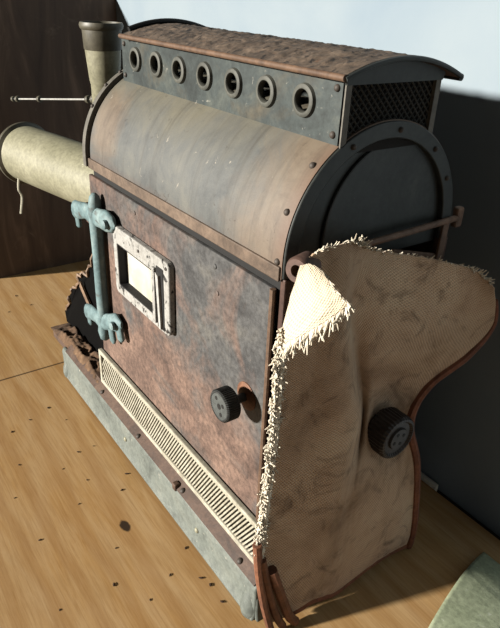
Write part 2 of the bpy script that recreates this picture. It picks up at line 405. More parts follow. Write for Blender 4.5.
for fx, fy in ((0.002, -0.016), (0.002, 0.44), (-1.11, -0.012), (-1.11, 0.44)):
    bm = NB(); lathe(bm, (fx, fy, ZF), (0, 0, 1), [(0.0, 0.0), (0.020, 0.0), (0.028, 0.006), (0.0305, 0.02), (0.029, 0.04), (0.022, 0.06), (0.014, 0.09), (0.0, 0.09)], 24)
    put('foot', bm, 'skirt', L, smooth=True, angle=60)
# crust of dirt lying along the open front of the base is stuck to it
bm = NB()
def crust(u, v):
    x = -1.275 + u*0.45; y = -0.022 + v*0.080
    n = mnoise.noise(Vector((x*30, y*30, 2.0))) + 0.6*mnoise.noise(Vector((x*70, y*70, 5.0)))
    e = min(1, 4*min(u, 1-u, v, 1-v)+0.05)
    return (x, y, -0.700 + e*(0.022 + 0.016*n))
surf(bm, crust, 90, 18, uv=False)
put('dirt_crust', bm, 'crust', L)

# body shell: four panels and posts
bm = NB(); box(bm, LX0, -0.0, 0.012, 0.020, -0.70, 0.0)
put('side_panel', bm, 'body', L)
bm = NB(); box(bm, LX0, 0.0, 0.412, 0.42, -0.70, 0.0)
put('side_panel', bm, 'black_metal', L)
bm = NB(); box(bm, LX0, LX0+0.008, 0.020, 0.412, -0.70, 0.0)
put('front_panel', bm, 'body', L)
for y0, y1 in ((0.004, 0.030), (0.392, 0.42)):
    bm = NB(); box(bm, -0.007, 0.006, y0, y1, -0.70, 0.0)
    put('corner_post', bm, 'body', L, bevel=0.003)
bm = NB(); box(bm, -0.80, -0.02, 0.03, 0.40, -0.700, -0.694)
put('inner_floor', bm, 'dark_inside', L)
bm = NB(); box(bm, -0.30, -0.29, 0.02, 0.412, -0.69, -0.01)
put('inner_baffle', bm, 'dark_inside', L)

# barrel roof
CY, CZ, RY, RZ = 0.21, 0.027, 0.21, 0.213
def arc(k, n, dr=0.0, full=True):
    a = math.pi*(1-k/n)
    return (CY + (RY+dr)*math.cos(a), CZ + (RZ+dr)*math.sin(a))
N = 56
def arch_shell(bm, x0, x1, dro, dri, zb=0.0):
    outer = [(CY-RY-dro, zb)] + [arc(k, N, dro) for k in range(N+1)] + [(CY+RY+dro, zb)]
    inner = [(CY-RY-dri, zb)] + [arc(k, N, dri) for k in range(N+1)] + [(CY+RY+dri, zb)]
    A = [[bm.verts.new((x, p[0], p[1])) for p in q] for x in (x0, x1) for q in (outer, inner)]
    n = len(outer)
    for i in range(n-1):
        bm.faces.new((A[0][i], A[0][i+1], A[2][i+1], A[2][i]))
        bm.faces.new((A[1][i+1], A[1][i], A[3][i], A[3][i+1]))
        bm.faces.new((A[0][i+1], A[0][i], A[1][i], A[1][i+1]))
        bm.faces.new((A[2][i], A[2][i+1], A[3][i+1], A[3][i]))
    for i in (0, n-1):
        bm.faces.new((A[0][i], A[2][i], A[3][i], A[1][i]))
bm = NB(); arch_shell(bm, LX0+0.008, 0.0, 0.0, -0.006)
put('barrel_roof', bm, 'barrel', L, smooth=True)
bm = NB(); arch_shell(bm, LX0-0.018, LX0, 0.010, -0.02)
put('barrel_flange', bm, 'flange', L, smooth=True, label='light grey curved flange at the lens end of the roof')
bm = NB(); arch_shell(bm, LX0-0.001, LX0+0.009, -0.004, -0.03)
put('barrel_gap', bm, 'dark_inside', L)
for x0, y in ((LX0-0.005, -0.0045), (LX0-0.005, 0.42)):
    bm = NB(); box(bm, x0, -0.002, y, y+0.006, -0.004, 0.022)
    put('seam_band', bm, 'band', L, bevel=0.002)
# front (lens end) and back end plates of the barrel
def arch_plate(bm, x0, x1, dr, zb=0.0):
    pts = [(CY-RY-dr, zb)] + [arc(k, N, dr) for k in range(N+1)] + [(CY+RY+dr, zb)]
    extrude(bm, pts, 0, x0, x1)
bm = NB(); arch_plate(bm, LX0, LX0+0.006, -0.008)
put('end_plate', bm, 'flange', L)
bm = NB(); arch_plate(bm, -0.022, -0.016, -0.008, -0.004)
put('end_plate', bm, 'black_metal', L)
bm = NB()
def oval_plate(bm):
    pts = []
    for k in range(49):
        a = math.pi*(1.0-k/48.0)
        pts.append((0.243+0.150*math.cos(a), 0.045+0.158*math.sin(a)))
    pts = [(0.093, -0.01)] + pts + [(0.393, -0.01)]
    extrude(bm, pts, 0, -0.016, -0.009)
oval_plate(bm)
put('inner_end_plate', bm, 'black_metal', L, bevel=0.003)
bm = NB(); arch_shell(bm, -0.010, 0.004, -0.002, -0.030, 0.0)
put('end_flange', bm, 'black_metal', L, smooth=True, bevel=0.002)

# rivets along the barrel and the end flange
def rivet(p, n, r=0.006, mat='rivet'):
    bm = NB(); lathe(bm, p, n, [(r, -0.001), (r, 0.001), (r*0.8, 0.0035), (r*0.45, 0.005), (0.0, 0.0055)], 12)
    put('rivet', bm, mat, L, smooth=True, angle=60)
for k in (14, 7):
    y, z = arc(k, 56); rivet((-0.016, y, z), (0, y-CY, z-CZ))
rivet((-0.012, 0.0, 0.028), (0, -1, 0))
for k in (10, 15, 19):
    y, z = arc(k, 56, 0.010); rivet((LX0-0.009, y, z), (0, y-CY, z-CZ), 0.005)
for k in (20, 30, 40, 47):
    y, z = arc(k, 56, -0.016); rivet((0.004, y, z), (1, 0, 0), 0.005)

# vent housing with seven ringed portholes on each long side
VX0, VX1, VY0, VY1, VZ0, VZ1 = -0.785, 0.0, 0.098, 0.316, 0.205, 0.304
HOLES = [-0.0900-0.1030*k for k in range(7)]
def porthole_wall(bm, y0, y1):
    edges = [VX1] + [(HOLES[k]+HOLES[k+1])/2 for k in range(6)] + [VX0]
    for k in range(7):
        xa, xb = edges[k+1], edges[k]
        cx, cz, r, n = HOLES[k], 0.263, 0.0185, 24
        outer, inner = [], []
        for i in range(n):
            a = 2*math.pi*(i+0.5)/n; c, s = math.cos(a), math.sin(a)
            tx = ((xb-cx) if c > 0 else (cx-xa))/abs(c) if abs(c) > 1e-6 else 9
            tz = ((VZ1-cz) if s > 0 else (cz-VZ0))/abs(s) if abs(s) > 1e-6 else 9
            t = min(tx, tz); outer.append((cx+c*t, cz+s*t)); inner.append((cx+r*c, cz+r*s))
        # square up the corners
        for q in ((xa, VZ0), (xb, VZ0), (xa, VZ1), (xb, VZ1)):
            j = min(range(n), key=lambda i: (outer[i][0]-q[0])**2+(outer[i][1]-q[1])**2); outer[j] = q
        plate_poly(bm, outer, inner, y0, y1)
    bmesh.ops.remove_doubles(bm, verts=bm.verts, dist=1e-5)
bm = NB(); porthole_wall(bm, VY0, VY0+0.006); put('vent_side', bm, 'vent', L)
bm = NB(); porthole_wall(bm, VY1-0.006, VY1); put('vent_side', bm, 'vent', L)
bm = NB(); box(bm, VX0, VX0+0.005, VY0+0.006, VY1-0.006, 0.19, VZ1); put('vent_end', bm, 'vent', L)
bm = NB(); box(bm, VX1-0.012, VX1-0.008, VY0+0.006, VY1-0.006, 0.19, VZ1)
put('vent_end', bm, 'dark_inside', L)
bm = NB()                                              # diamond mesh over the open end
for k in range(-6, 22):
    for sgn in (1, -1):
        y0 = VY0 + k*0.0135; pts = []
        for t in (0.0, 0.09):
            pts.append((VX1-0.005, y0 + (t if sgn > 0 else 0.09-t), 0.212+t))
        (ya, za), (yb, zb) = pts[0][1:], pts[1][1:]
        lo, hi = VY0+0.008, VY1-0.008
        def clip(ya, za, yb, zb):
            t0, t1 = 0.0, 1.0; d = yb-ya
            for b, s in ((lo, 1), (hi, -1)):
                fa, fb = s*(ya-b), s*(yb-b)
                if fa < 0 and fb < 0: return None
                if fa < 0: t0 = max(t0, fa/(fa-fb))
                elif fb < 0: t1 = min(t1, fa/(fa-fb))
            if t1-t0 < 0.05: return None
            return (ya+d*t0, za+(zb-za)*t0, ya+d*t1, za+(zb-za)*t1)
        q = clip(ya, za, yb, zb)
        if q: tube(bm, [(VX1-0.005, q[0], q[1]), (VX1-0.005, q[2], q[3])], 0.0017, 4)
put('vent_mesh', bm, 'black_metal', L, label='dark diamond mesh at the end of the vent')
bm = NB()
box(bm, VX1-0.004, VX1+0.003, VY0, VY0+0.012, 0.19, VZ1)
put('vent_corner', bm, 'flange', L)
bm = NB()
box(bm, VX1-0.004, VX1+0.003, VY1-0.012, VY1, 0.20, VZ1)
put('vent_corner', bm, 'flange', L)
for x in HOLES:
    for y, d in ((VY0, -1), (VY1, 1)):
        bm = NB()
        lathe(bm, (x, y, 0.263), (0, d, 0), [(0.0175, -0.004), (0.0172, 0.004), (0.019, 0.0075), (0.0225, 0.008), (0.026, 0.006), (0.0275, 0.0), (0.0265, -0.002)], 32, caps=False)
        put('porthole_ring', bm, 'ring', L, smooth=True)
for x, z in ((-0.016, 0.292), (-0.016, 0.222), (-0.770, 0.222), (-0.770, 0.292)):
    rivet((x, VY0, z), (0, -1, 0), 0.006)

# arched roof cap over the vent
def roof_z(y):
    t = (y-0.207)/0.139
    return 0.337 - 0.031*t*t
RX0, RX1 = -0.752, 0.018
ys = [0.080+0.268*k/40 for k in range(41)]
bm = NB()
def rooftop(u, v):
    x = RX0+0.004 + u*(RX1-RX0-0.008); y = 0.083+0.262*v
    e = min(1.0, 12*min(v, 1-v), 30*min(u, 1-u))
    n = mnoise.noise(Vector((x*55, y*55, 0.3))) + 0.7*mnoise.noise(Vector((x*120, y*120, 3.0)))
    return (x, y, roof_z(y) + 0.0015 + 0.0026*max(-0.6, n)*e)
bm2 = NB()
A = []
for x in (RX0, RX1):
    A.append([bm2.verts.new((x, y, roof_z(y))) for y in ys]); A.append([bm2.verts.new((x, y, roof_z(y)-0.006)) for y in ys])
for i in range(40):
    bm2.faces.new((A[0][i], A[2][i], A[2][i+1], A[0][i+1])); bm2.faces.new((A[1][i], A[1][i+1], A[3][i+1], A[3][i]))
    bm2.faces.new((A[0][i], A[0][i+1], A[1][i+1], A[1][i])); bm2.faces.new((A[2][i+1], A[2][i], A[3][i], A[3][i+1]))
for i in (0, 40): bm2.faces.new((A[0][i], A[1][i], A[3][i], A[2][i]))
cap = put('roof_cap', bm2, 'roof_edge', L, smooth=True)
surf(bm, rooftop, 240, 80, uv=False)
put('rust_crust', bm, 'roof', cap, label='flaking brown rust crust on top of the roof')
bm = NB(); tube(bm, [(RX0, 0.080, 0.3105), (RX1, 0.080, 0.3105)], 0.0055, 10)
put('rolled_edge', bm, 'roof_edge', cap, smooth=True)
bm = NB(); tube(bm, [(RX0, 0.348, 0.302), (RX1, 0.348, 0.302)], 0.006, 10)
put('rolled_edge', bm, 'black_metal', cap, smooth=True)
for x in (RX0, RX1):
    bm = NB(); tube(bm, [(x, y, roof_z(y)-0.002) for y in ys], 0.0042, 8)
    put('end_rim', bm, 'black_metal', cap, smooth=True)
    if x < -0.4:
        bm = NB(); tube(bm, [(x+0.006, y, roof_z(y)+0.006) for y in ys if y > 0.10], 0.0065, 8)
        put('end_rim', bm, 'knob_hole', cap, smooth=True)
    bm = NB()
    xs = max(x+0.012, VX0+0.004) if x < -0.4 else x-0.016
    pts = [(VY0, 0.298)] + [(y, roof_z(y)-0.005) for y in ys if VY0-0.01 <= y <= VY1+0.01] + [(VY1, 0.298)]
    extrude(bm, pts, 0, xs-0.003, xs+0.003)
    put('roof_fascia', bm, 'black_metal', cap)

# door with its window
DX0, DX1, DZ0, DZ1 = -0.820, -0.018, -0.562, -0.024
bm = NB(); plate_hole(bm, (DX0, DX1), (DZ0, DZ1), (-0.635, -0.432), (-0.268, -0.145), 0.0, 0.010)
gap = NB(); box(gap, LX0, -0.006, 0.0085, 0.0125, -0.04, -0.001); box(gap, -0.04, -0.006, 0.0085, 0.0125, -0.60, -0.04)
put('door_gap_shade', gap, 'knob_hole', L)  # black strips paint the shade in the gap above and beside the door
door = put('door', bm, 'door', L, bevel=0.003, label='rust-brown side door with slate-grey scale')
bm = NB()
tube(bm, [(DX1, -0.001, DZ0), (DX1, -0.001, DZ1)], 0.0055, 8)
put('rolled_edge', bm, 'roof_edge', door, smooth=True)
# window frame: chipped white border, opening on the left and a slide slot at the right
def rrect(x0, x1, z0, z1, r, n=5):
    pts = []
    for cx, cz, a0 in ((x1-r, z0+r, -90), (x1-r, z1-r, 0), (x0+r, z1-r, 90), (x0+r, z0+r, 180)):
        for k in range(n):
            a = math.radians(a0+90*k/(n-1)); pts.append((cx+r*math.cos(a), cz+r*math.sin(a)))
    return pts
def radial(poly, n, cx, cz):
    return poly
wo = rrect(-0.650, -0.362, -0.288, -0.106, 0.014); wi = rrect(-0.630, -0.437, -0.263, -0.150, 0.004)
bm = NB(); plate_poly(bm, wo, wi, -0.016, 0.0)
wf = put('window_frame', bm, 'chipped_white', door, bevel=0.003)
bm = NB(); box(bm, -0.635, -0.432, 0.0075, 0.0095, -0.268, -0.145)
put('pane', bm, 'pane', door, label='dusty whitish glass pane')
bm = NB(); plate_hole(bm, (-0.6300, -0.4370), (-0.2630, -0.1500), (-0.6275, -0.4395), (-0.2605, -0.1525), -0.0145, 0.0075)
put('window_reveal_shade', bm, 'knob_hole', door)  # added black lining paints the shadow on the opening's inner walls
bm = NB(); box(bm, -0.417, -0.385, -0.0175, -0.0155, -0.282, -0.128)
put('slide_slot', bm, 'knob_hole', door)
bm = NB(); extrude(bm, [(-0.410, -0.140), (-0.398, -0.146), (-0.391, -0.278), (-0.399, -0.278)], 1, -0.024, -0.0165)
put('slide_strip', bm, 'silver', door)
bm = NB(); box(bm, -0.432, -0.419, -0.0225, -0.0155, -0.275, -0.135)
put('slot_lip', bm, 'chipped_white', door, bevel=0.002)
for x, z in ((-0.506, -0.126), (-0.372, -0.120), (-0.372, -0.276)):
    bm = NB(); lathe(bm, (x, -0.016, z), (0, -1, 0), [(0.004, -0.001), (0.004, 0.002), (0.0, 0.003)], 10)
    put('screw', bm, 'rivet', door)
# door knob
KX, KZ = -0.080, -0.282
bm = NB(); lathe(bm, (KX, 0.0, KZ), (0, -1, 0), [(0.030, 0.0), (0.030, 0.002), (0.022, 0.005), (0.010, 0.006)], 28)
put('knob_plate', bm, 'rust_bright', door, smooth=True, label='orange rusty washer behind the knob')
bm = NB(); lathe(bm, (KX, 0.0, KZ), (0, -1, 0), [(0.009, 0.004), (0.009, 0.036), (0.014, 0.038)], 20)
put('knob_stem', bm, 'knob', door, smooth=True)
bm = NB(); lathe(bm, (KX, 0.0, KZ), (0, -1, 0), [(0.0, 0.034), (0.030, 0.034), (0.0335, 0.037), (0.0335, 0.062), (0.031, 0.065), (0.029, 0.0655), (0.0275, 0.064), (0.0, 0.064)], 96, knurl=0.05)
kn = put('knob', bm, 'knob', door)
bm = NB()
for dx, dz, r in ((0, 0, 0.0062), (0.012, 0.007, 0.0045), (-0.010, 0.014, 0.0042), (0.006, -0.016, 0.0045)):
    lathe(bm, (KX+dx, 0.0, KZ+dz), (0, -1, 0), [(0.0, 0.0630), (r, 0.0630), (r, 0.0648), (0, 0.0648)], 14)
put('knob_holes', bm, 'knob_hole', door)
bm = NB(); lathe(bm, (KX, 0.0, KZ), (0, -1, 0), [(0.0, 0.0636), (0.0275, 0.0636), (0.0275, 0.0643), (0.0, 0.0643)], 40)
put('knob_face', bm, 'knob_face', door)
for x, z in ((-0.20, -0.052), (-0.19, -0.105), (-0.55, -0.05)):
    bm = NB(); lathe(bm, (x, 0.0, z), (0, -1, 0), [(0.006, -0.001), (0.005, 0.002), (0.0, 0.003)], 10)
    put('rivet', bm, 'door', door, smooth=True)

# verdigris hinge: a pin bar crossed by two arms that reach past the lens end
HY = -0.020
bm = NB()
tube(bm, [(-0.742, HY, -0.052), (-0.742, HY, -0.060), (-0.742, HY, -0.075), (-0.745, HY, -0.10), (-0.745, HY, -0.20), (-0.746, HY, -0.32), (-0.746, HY, -0.43), (-0.746, HY, -0.455), (-0.746, HY, -0.478), (-0.746, HY, -0.484)],
     [0.006, 0.013, 0.016, 0.018, 0.016, 0.0165, 0.016, 0.019, 0.014, 0.007], 16)
hinge = put('hinge', bm, 'verdigris', L, smooth=True, angle=60)
def arm(pts, rad, y=HY):
    bm = NB(); tube(bm, [(x, y+dy, z) for x, z, dy in pts], [q*1.12 for q in rad], 12)
    for v in bm.verts: v.co.y = y + (v.co.y-y)*0.5
    put('hinge_arm', bm, 'verdigris', hinge, smooth=True, angle=60)
arm([(-0.905, -0.138, 0.01), (-0.895, -0.140, 0.008), (-0.86, -0.132, 0.004), (-0.81, -0.118, 0), (-0.76, -0.116, -.004), (-0.71, -0.110, 0), (-0.675, -0.106, 0.004), (-0.645, -0.106, 0.008), (-0.632, -0.108, 0.01)],
    [0.012, 0.024, 0.022, 0.020, 0.024, 0.023, 0.026, 0.020, 0.006])
arm([(-0.885, -0.190, 0.01), (-0.886, -0.185, 0.01), (-0.890, -0.15, 0.008)], [0.006, 0.012, 0.013])
arm([(-0.885, -0.455, 0.01), (-0.875, -0.453, 0.008), (-0.84, -0.440, 0.004), (-0.80, -0.432, 0), (-0.755, -0.430, -.004), (-0.70, -0.405, 0.002), (-0.66, -0.390, 0.006), (-0.634, -0.385, 0.01)],
    [0.012, 0.023, 0.022, 0.020, 0.023, 0.021, 0.025, 0.008])
arm([(-0.866, -0.495, 0.01), (-0.868, -0.488, 0.01), (-0.872, -0.455, 0.008)], [0.006, 0.012, 0.013])
arm([(-0.690, -0.470, 0.004), (-0.694, -0.460, 0.004), (-0.705, -0.41, 0.002)], [0.006, 0.014, 0.014])
arm([(-0.640, -0.440, 0.008), (-0.642, -0.432, 0.008), (-0.652, -0.39, 0.006)], [0.006, 0.015, 0.015])
for x, z in ((-0.655, -0.106), (-0.655, -0.392)):
    bm = NB(); lathe(bm, (x, HY-0.014, z), (0, -1, 0), [(0.012, -0.004), (0.012, 0.003), (0.008, 0.006), (0.0, 0.0065)], 12)
    put('bolt', bm, 'verdigris', hinge, smooth=True)
for z in (-0.128, -0.445):
    bm = NB(); box(bm, -0.835, -0.80, -0.012, 0.012, z-0.03, z+0.025)
    put('hinge_tab', bm, 'body', hinge, bevel=0.002)

# louvred strip under the door
SX0, SX1, SZ0, SZ1 = -0.842, -0.002, -0.694, -0.568
bm = NB(); box(bm, SX0+0.01, SX1-0.006, 0.004, 0.010, SZ0+0.008, SZ1-0.006)
put('strip_backing', bm, 'strip_back', L)
bm = NB(); plate_hole(bm, (SX0, SX1), (SZ0, SZ1), (SX0+0.015, SX1-0.014), (SZ0+0.018, SZ1-0.014), -0.010, 0.004)
strip = put('strip_frame', bm, 'strip', L, bevel=0.003, label='pale metal border of the louvred strip')
bm = NB()
x = SX0-0.02; zlo, zhi = SZ0+0.016, SZ1-0.012; run = 0.062
while x < SX1:
    a, b = x, x+run; za, zb = zlo, zhi
    lo, hi = SX0+0.012, SX1-0.010
    if a < lo: za = zlo+(zhi-zlo)*(lo-a)/run; a = lo
    if b > hi: zb = zhi-(zhi-zlo)*(b-hi)/run; b = hi
    if b-a > 0.006:
        w = 0.0036
        extrude(bm, [(a-w*0.7, za+0.0), (a+w*0.7, za-0.0), (b+w*0.7, zb), (b-w*0.7, zb)], 1, -0.006, 0.006)
    x += 0.0105
put('louvre_slats', bm, 'strip', strip)
bm = NB(); extrude(bm, [(-0.008, -0.686), (0.010, -0.686), (0.010, -0.704), (-0.030, -0.712), (-0.032, -0.706)], 0, -1.10, 0.02)
put('sill_ledge', bm, 'sill', L)
for x in (-0.80, -0.55, -0.30, -0.045):
    rivet((x, -0.024, -0.699), (0, -0.6, 1), 0.0075)
bm = NB(); box(bm, -0.335, -0.318, -0.036, -0.020, -0.713, -0.692)
put('clip', bm, 'sill', L, bevel=0.003)
for x in (-0.62, -0.215):
    rivet((x, -0.033, -0.755), (0, -1, 0), 0.0075, 'tube')

# ---- lens end: pale tube, flue, adjusting rod, torn sheet
T0, T1 = Vector((-0.815, 0.192, -0.130)), Vector((-1.575, 0.058, -0.140))
bm = NB(); d = T1-T0; ln = d.length
lathe(bm, T0, d, [(0.094, 0.0), (0.097, ln*0.5), (0.099, ln), (0.093, ln), (0.090, ln*0.5), (0.0, ln*0.45)], 48)
lens = put('lens_tube', bm, 'tube', L, smooth=True)
bm = NB(); lathe(bm, T0, d, [(0.098, ln-0.015), (0.110, ln-0.006), (0.1115, ln+0.002), (0.109, ln+0.010), (0.094, ln+0.012), (0.094, ln-0.015)], 48, caps=False)
put('tube_rim', bm, 'tube_dark', lens, smooth=True)
bm = NB(); lathe(bm, T0, d, [(0.0, 0.0), (0.125, 0.0), (0.125, 0.02), (0.100, 0.03), (0.100, 0.10), (0.097, 0.10)], 48)
put('tube_collar', bm, 'tube', lens, smooth=True)
FX, FY = -1.030, 0.152
bm = NB(); lathe(bm, (FX, FY, 0), (0, 0, 1), [(0.040, -0.06), (0.040, 0.165), (0.0415, 0.167), (0.0415, 0.172), (0.0425, 0.174), (0.050, 0.262), (0.046, 0.262)], 40, caps=False)
flue = put('flue_pipe', bm, 'tube', L, smooth=True)
bm = NB(); lathe(bm, (FX, FY, 0), (0, 0, 1), [(0.0500, 0.255), (0.0515, 0.257), (0.0535, 0.305), (0.0575, 0.308), (0.060, 0.316), (0.0575, 0.324), (0.052, 0.324), (0.050, 0.26)], 40, caps=False)
put('flue_collar', bm, 'tube_dark', flue, smooth=True)
bm = NB(); tube(bm, [(FX-0.036, FY-0.012, 0.118), (-1.62, 0.05, 0.043)], 0.0028, 8)
rod = put('adjusting_rod', bm, 'silver', flue)
def along(t): return Vector((FX-0.036, FY-0.012, 0.118)).lerp(Vector((-1.62, 0.05, 0.043)), t)
for t, r in ((0.03, 0.013), (0.09, 0.011), (0.64, 0.010), (0.93, 0.010), (0.99, 0.009)):
    bm = NB(); p = along(t); lathe(bm, p, along(1)-along(0), [(0.0, -0.006), (r, -0.006), (r*1.1, 0.0), (r, 0.006), (0.0, 0.006)], 14)
    put('rod_nut', bm, 'tube_dark', rod, smooth=True)
# torn sheet of the burnt-out front
bm = NB()
out = [(-0.835, -0.700), (-1.12, -0.700), (-1.36, -0.70), (-1.29, -0.655), (-1.238, -0.602), (-1.245, -0.575), (-1.205, -0.545), (-1.19, -0.52), (-1.15, -0.505), (-1.115, -0.470), (-1.13, -0.445),
       (-1.09, -0.44), (-1.075, -0.415), (-1.03, -0.415), (-1.015, -0.375), (-0.985, -0.36), (-0.965, -0.31), (-0.90, -0.27), (-0.835, -0.25)]
out = [(max(a, -1.29) if b <= -0.69 else a, b) for a, b in out]
ring = [bm.verts.new((x, 0.052 + 0.012*mnoise.noise(Vector((x*9, z*9, 1))), z)) for x, z in out]
bm.faces.new(ring)
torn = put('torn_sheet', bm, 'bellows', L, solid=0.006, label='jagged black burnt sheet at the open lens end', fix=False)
bm = NB()
edge = [Vector((x, 0.048, z)) for x, z in out[2:-1]]
for a, b in zip(edge[1:], edge[2:]):
    if rnd.random() < 0.62:
        tube(bm, [a, a.lerp(b, 0.5)+Vector((0, -0.003, 0.003)), b], [0.004, 0.006, 0.003], 6)
put('torn_edge', bm, 'torn_edge', torn)
bm = NB(); extrude(bm, [(-1.085, -0.470), (-1.005, -0.530), (-0.998, -0.508), (-1.078, -0.448)], 1, 0.036, 0.042)
put('bent_tab', bm, 'torn_edge', torn)
bm = NB(); box(bm, -1.09, -0.83, 0.40, 0.408, -0.70, -0.30)
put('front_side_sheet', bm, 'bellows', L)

# ---- back end: curtain rail with eyelet and hook, bracket bars, second knob
bm = NB(); tube(bm, [(0.020, 0.014, 0.032), (0.016, 0.15, 0.034), (0.012, 0.30, 0.035), (0.006, 0.438, 0.036)], 0.0065, 10)
rail = put('curtain_rail', bm, 'rod', L, smooth=True)
bm = NB(); lathe(bm, (0.052, -0.010, 0.040), (0.35, -1, 0.05), [(0.010, 0.006), (0.019, 0.006), (0.022, 0.000), (0.022, -0.034), (0.019, -0.040), (0.010, -0.040), (0.010, 0.006)], 28, caps=False)
eye = put('rail_eyelet', bm, 'hook', rail, smooth=True)
bm = NB(); lathe(bm, (0.052, -0.010, 0.040), (0.35, -1, 0.05), [(0.0, -0.015), (0.011, -0.015), (0.011, -0.030), (0.0, -0.030)], 16)
put('eyelet_core', bm, 'knob_hole', rail)
bm = NB(); box(bm, -0.004, 0.012, 0.428, 0.448, 0.016, 0.058)
put('rail_hook', bm, 'rod', rail, bevel=0.005)
bm = NB(); extrude(bm, [(0.386, -0.20), (0.406, -0.20), (0.410, 0.03), (0.392, 0.03)], 0, 0.004, 0.010)
put('bracket_bar', bm, 'rod', L, bevel=0.002)
bm = NB(); extrude(bm, [(0.262, 0.002), (0.270, -0.010), (0.395, -0.048), (0.395, -0.034)], 0, -0.004, 0.004)
put('bracket_bar', bm, 'rod', L, bevel=0.002)
K2 = Vector((0.10, 0.262, -0.383))
bm = NB(); lathe(bm, (0.0, K2.y, K2.z), (1, 0, 0), [(0.011, -0.29), (0.011, 0.08)], 16)
put('knob_spindle', bm, 'knob_dark', L, smooth=True)
bm = NB(); lathe(bm, (0.0, K2.y, K2.z), (1, 0, 0), [(0.0, 0.044), (0.044, 0.044), (0.050, 0.052), (0.050, 0.090), (0.047, 0.097), (0.042, 0.098), (0.038, 0.093), (0.026, 0.093), (0.024, 0.098), (0.0, 0.098)], 72, knurl=0.04)
put('knob', bm, 'knob_dark', L, label='dark knob poking out over the cloth')
bm = NB()
for k in range(4):
    a = k*math.pi/2+0.4
    lathe(bm, (0.0, K2.y+0.014*math.cos(a), K2.z+0.014*math.sin(a)), (1, 0, 0), [(0, 0.096), (0.0042, 0.096), (0.0042, 0.0988), (0, 0.0988)], 10)
put('knob_holes', bm, 'knob_hole', L)

# ---------------------------------------------------------------- the cloth hanging from the rail
G = [
[(0.055,-0.004,0.054),(0.055,0.033,0.066),(0.060,0.087,0.069),(0.060,0.130,0.051),(0.060,0.174,0.035),(0.070,0.286,0.004),(0.080,0.414,-0.044),(0.100,0.468,-0.086)],
[(0.055,-0.022,-0.007),(0.065,0.025,-0.011),(0.078,0.071,-0.003),(0.068,0.101,-0.021),(0.070,0.179,-0.053),(0.070,0.316,-0.105),(0.080,0.422,-0.146),(0.100,0.498,-0.174)],
[(0.060,-0.044,-0.086),(0.072,0.017,-0.099),(0.086,0.078,-0.099),(0.052,0.141,-0.143),(0.060,0.184,-0.167),(0.060,0.269,-0.195),(0.070,0.352,-0.216),(0.090,0.444,-0.240)],
[(0.060,-0.044,-0.167),(0.073,0.021,-0.184),(0.088,0.102,-0.188),(0.020,0.205,-0.274),(0.030,0.233,-0.294),(0.030,0.286,-0.309),(0.045,0.334,-0.324),(0.060,0.371,-0.313)],
[(0.060,-0.046,-0.251),(0.074,0.031,-0.274),(0.090,0.126,-0.286),(0.030,0.217,-0.366),(0.045,0.219,-0.360),(0.035,0.282,-0.405),(0.045,0.329,-0.413),(0.055,0.345,-0.402)],
[(0.060,-0.049,-0.340),(0.073,0.027,-0.368),(0.090,0.109,-0.408),(0.083,0.152,-0.436),(0.085,0.187,-0.451),(0.080,0.273,-0.499),(0.070,0.349,-0.530),(0.070,0.377,-0.520)],
[(0.060,-0.055,-0.461),(0.073,0.023,-0.495),(0.090,0.101,-0.539),(0.092,0.141,-0.561),(0.095,0.186,-0.585),(0.090,0.281,-0.637),(0.080,0.368,-0.674),(0.080,0.398,-0.668)],
[(0.060,-0.055,-0.576),(0.072,0.021,-0.623),(0.086,0.098,-0.660),(0.090,0.140,-0.677),(0.092,0.185,-0.690),(0.090,0.276,-0.725),(0.085,0.354,-0.745),(0.080,0.410,-0.760)],
[(0.062,-0.015,-0.790),(0.066,0.036,-0.801),(0.078,0.091,-0.785),(0.082,0.127,-0.791),(0.083,0.183,-0.798),(0.080,0.272,-0.787),(0.075,0.355,-0.797),(0.075,0.414,-0.811)],
]
G = [[Vector(p) for p in r] for r in G]
def cr(a, b, c, d, t):
    return 0.5*((2*b) + (c-a)*t + (2*a-5*b+4*c-d)*t*t + (3*b-a-3*c+d)*t*t*t)
def spline(pts, t):
    n = len(pts)-1; x = min(max(t*n, 0), n-1e-6); i = int(x); f = x-i
    g = lambda k: pts[min(max(k, 0), n)]
    return cr(g(i-1), g(i), g(i+1), g(i+2), f)
def patch_fn(GG):
    def fn(u, v):
        return spline([spline(r, u) for r in GG], v)
    return fn
cl = patch_fn(G)
def cloth_pt(u, v):
    p = cl(u, v)
    w = 0.0022*mnoise.noise(Vector((u*9, v*5, 0.5))) + 0.0010*mnoise.noise(Vector((u*30, v*22, 1.5)))
    p = p + Vector((w, 0, 0))
    # ragged top edge
    if v < 0.02: p = p + Vector((0, 0, 0.004*mnoise.noise(Vector((u*60, 0, 0)))))
    return p
CU = thing('cloth_curtain', (0.08, 0.2, ZF), 'stained frayed woven cloth hanging from the rail over the open end of the lantern', 'cloth')
bm = NB(); surf(bm, cloth_pt, 110, 150, us=0.28, vs=0.50)
put('woven_cloth', bm, 'cloth', CU, solid=0.004, smooth=True, angle=180)

F = [
[(0.060,-0.014,0.051),(0.075,-0.006,0.058),(0.095,-0.000,0.052)],
[(0.060,-0.028,-0.007),(0.105,-0.023,0.020),(0.135,-0.009,0.041)],
[(0.060,-0.046,-0.083),(0.120,-0.032,-0.026),(0.160,-0.003,0.027)],
]
F = [[Vector(p) for p in r] for r in F]
fl = patch_fn(F)
def flap_pt(u, v): return fl(u, v) + Vector((0, 0.002*mnoise.noise(Vector((u*8, v*8, 3))), 0))
bm = NB(); surf(bm, flap_pt, 40, 50, us=0.10, vs=0.12)
put('folded_flap', bm, 'flap', CU, solid=0.004, smooth=True, angle=180, label='sunlit coarse-woven corner folded over at the top')

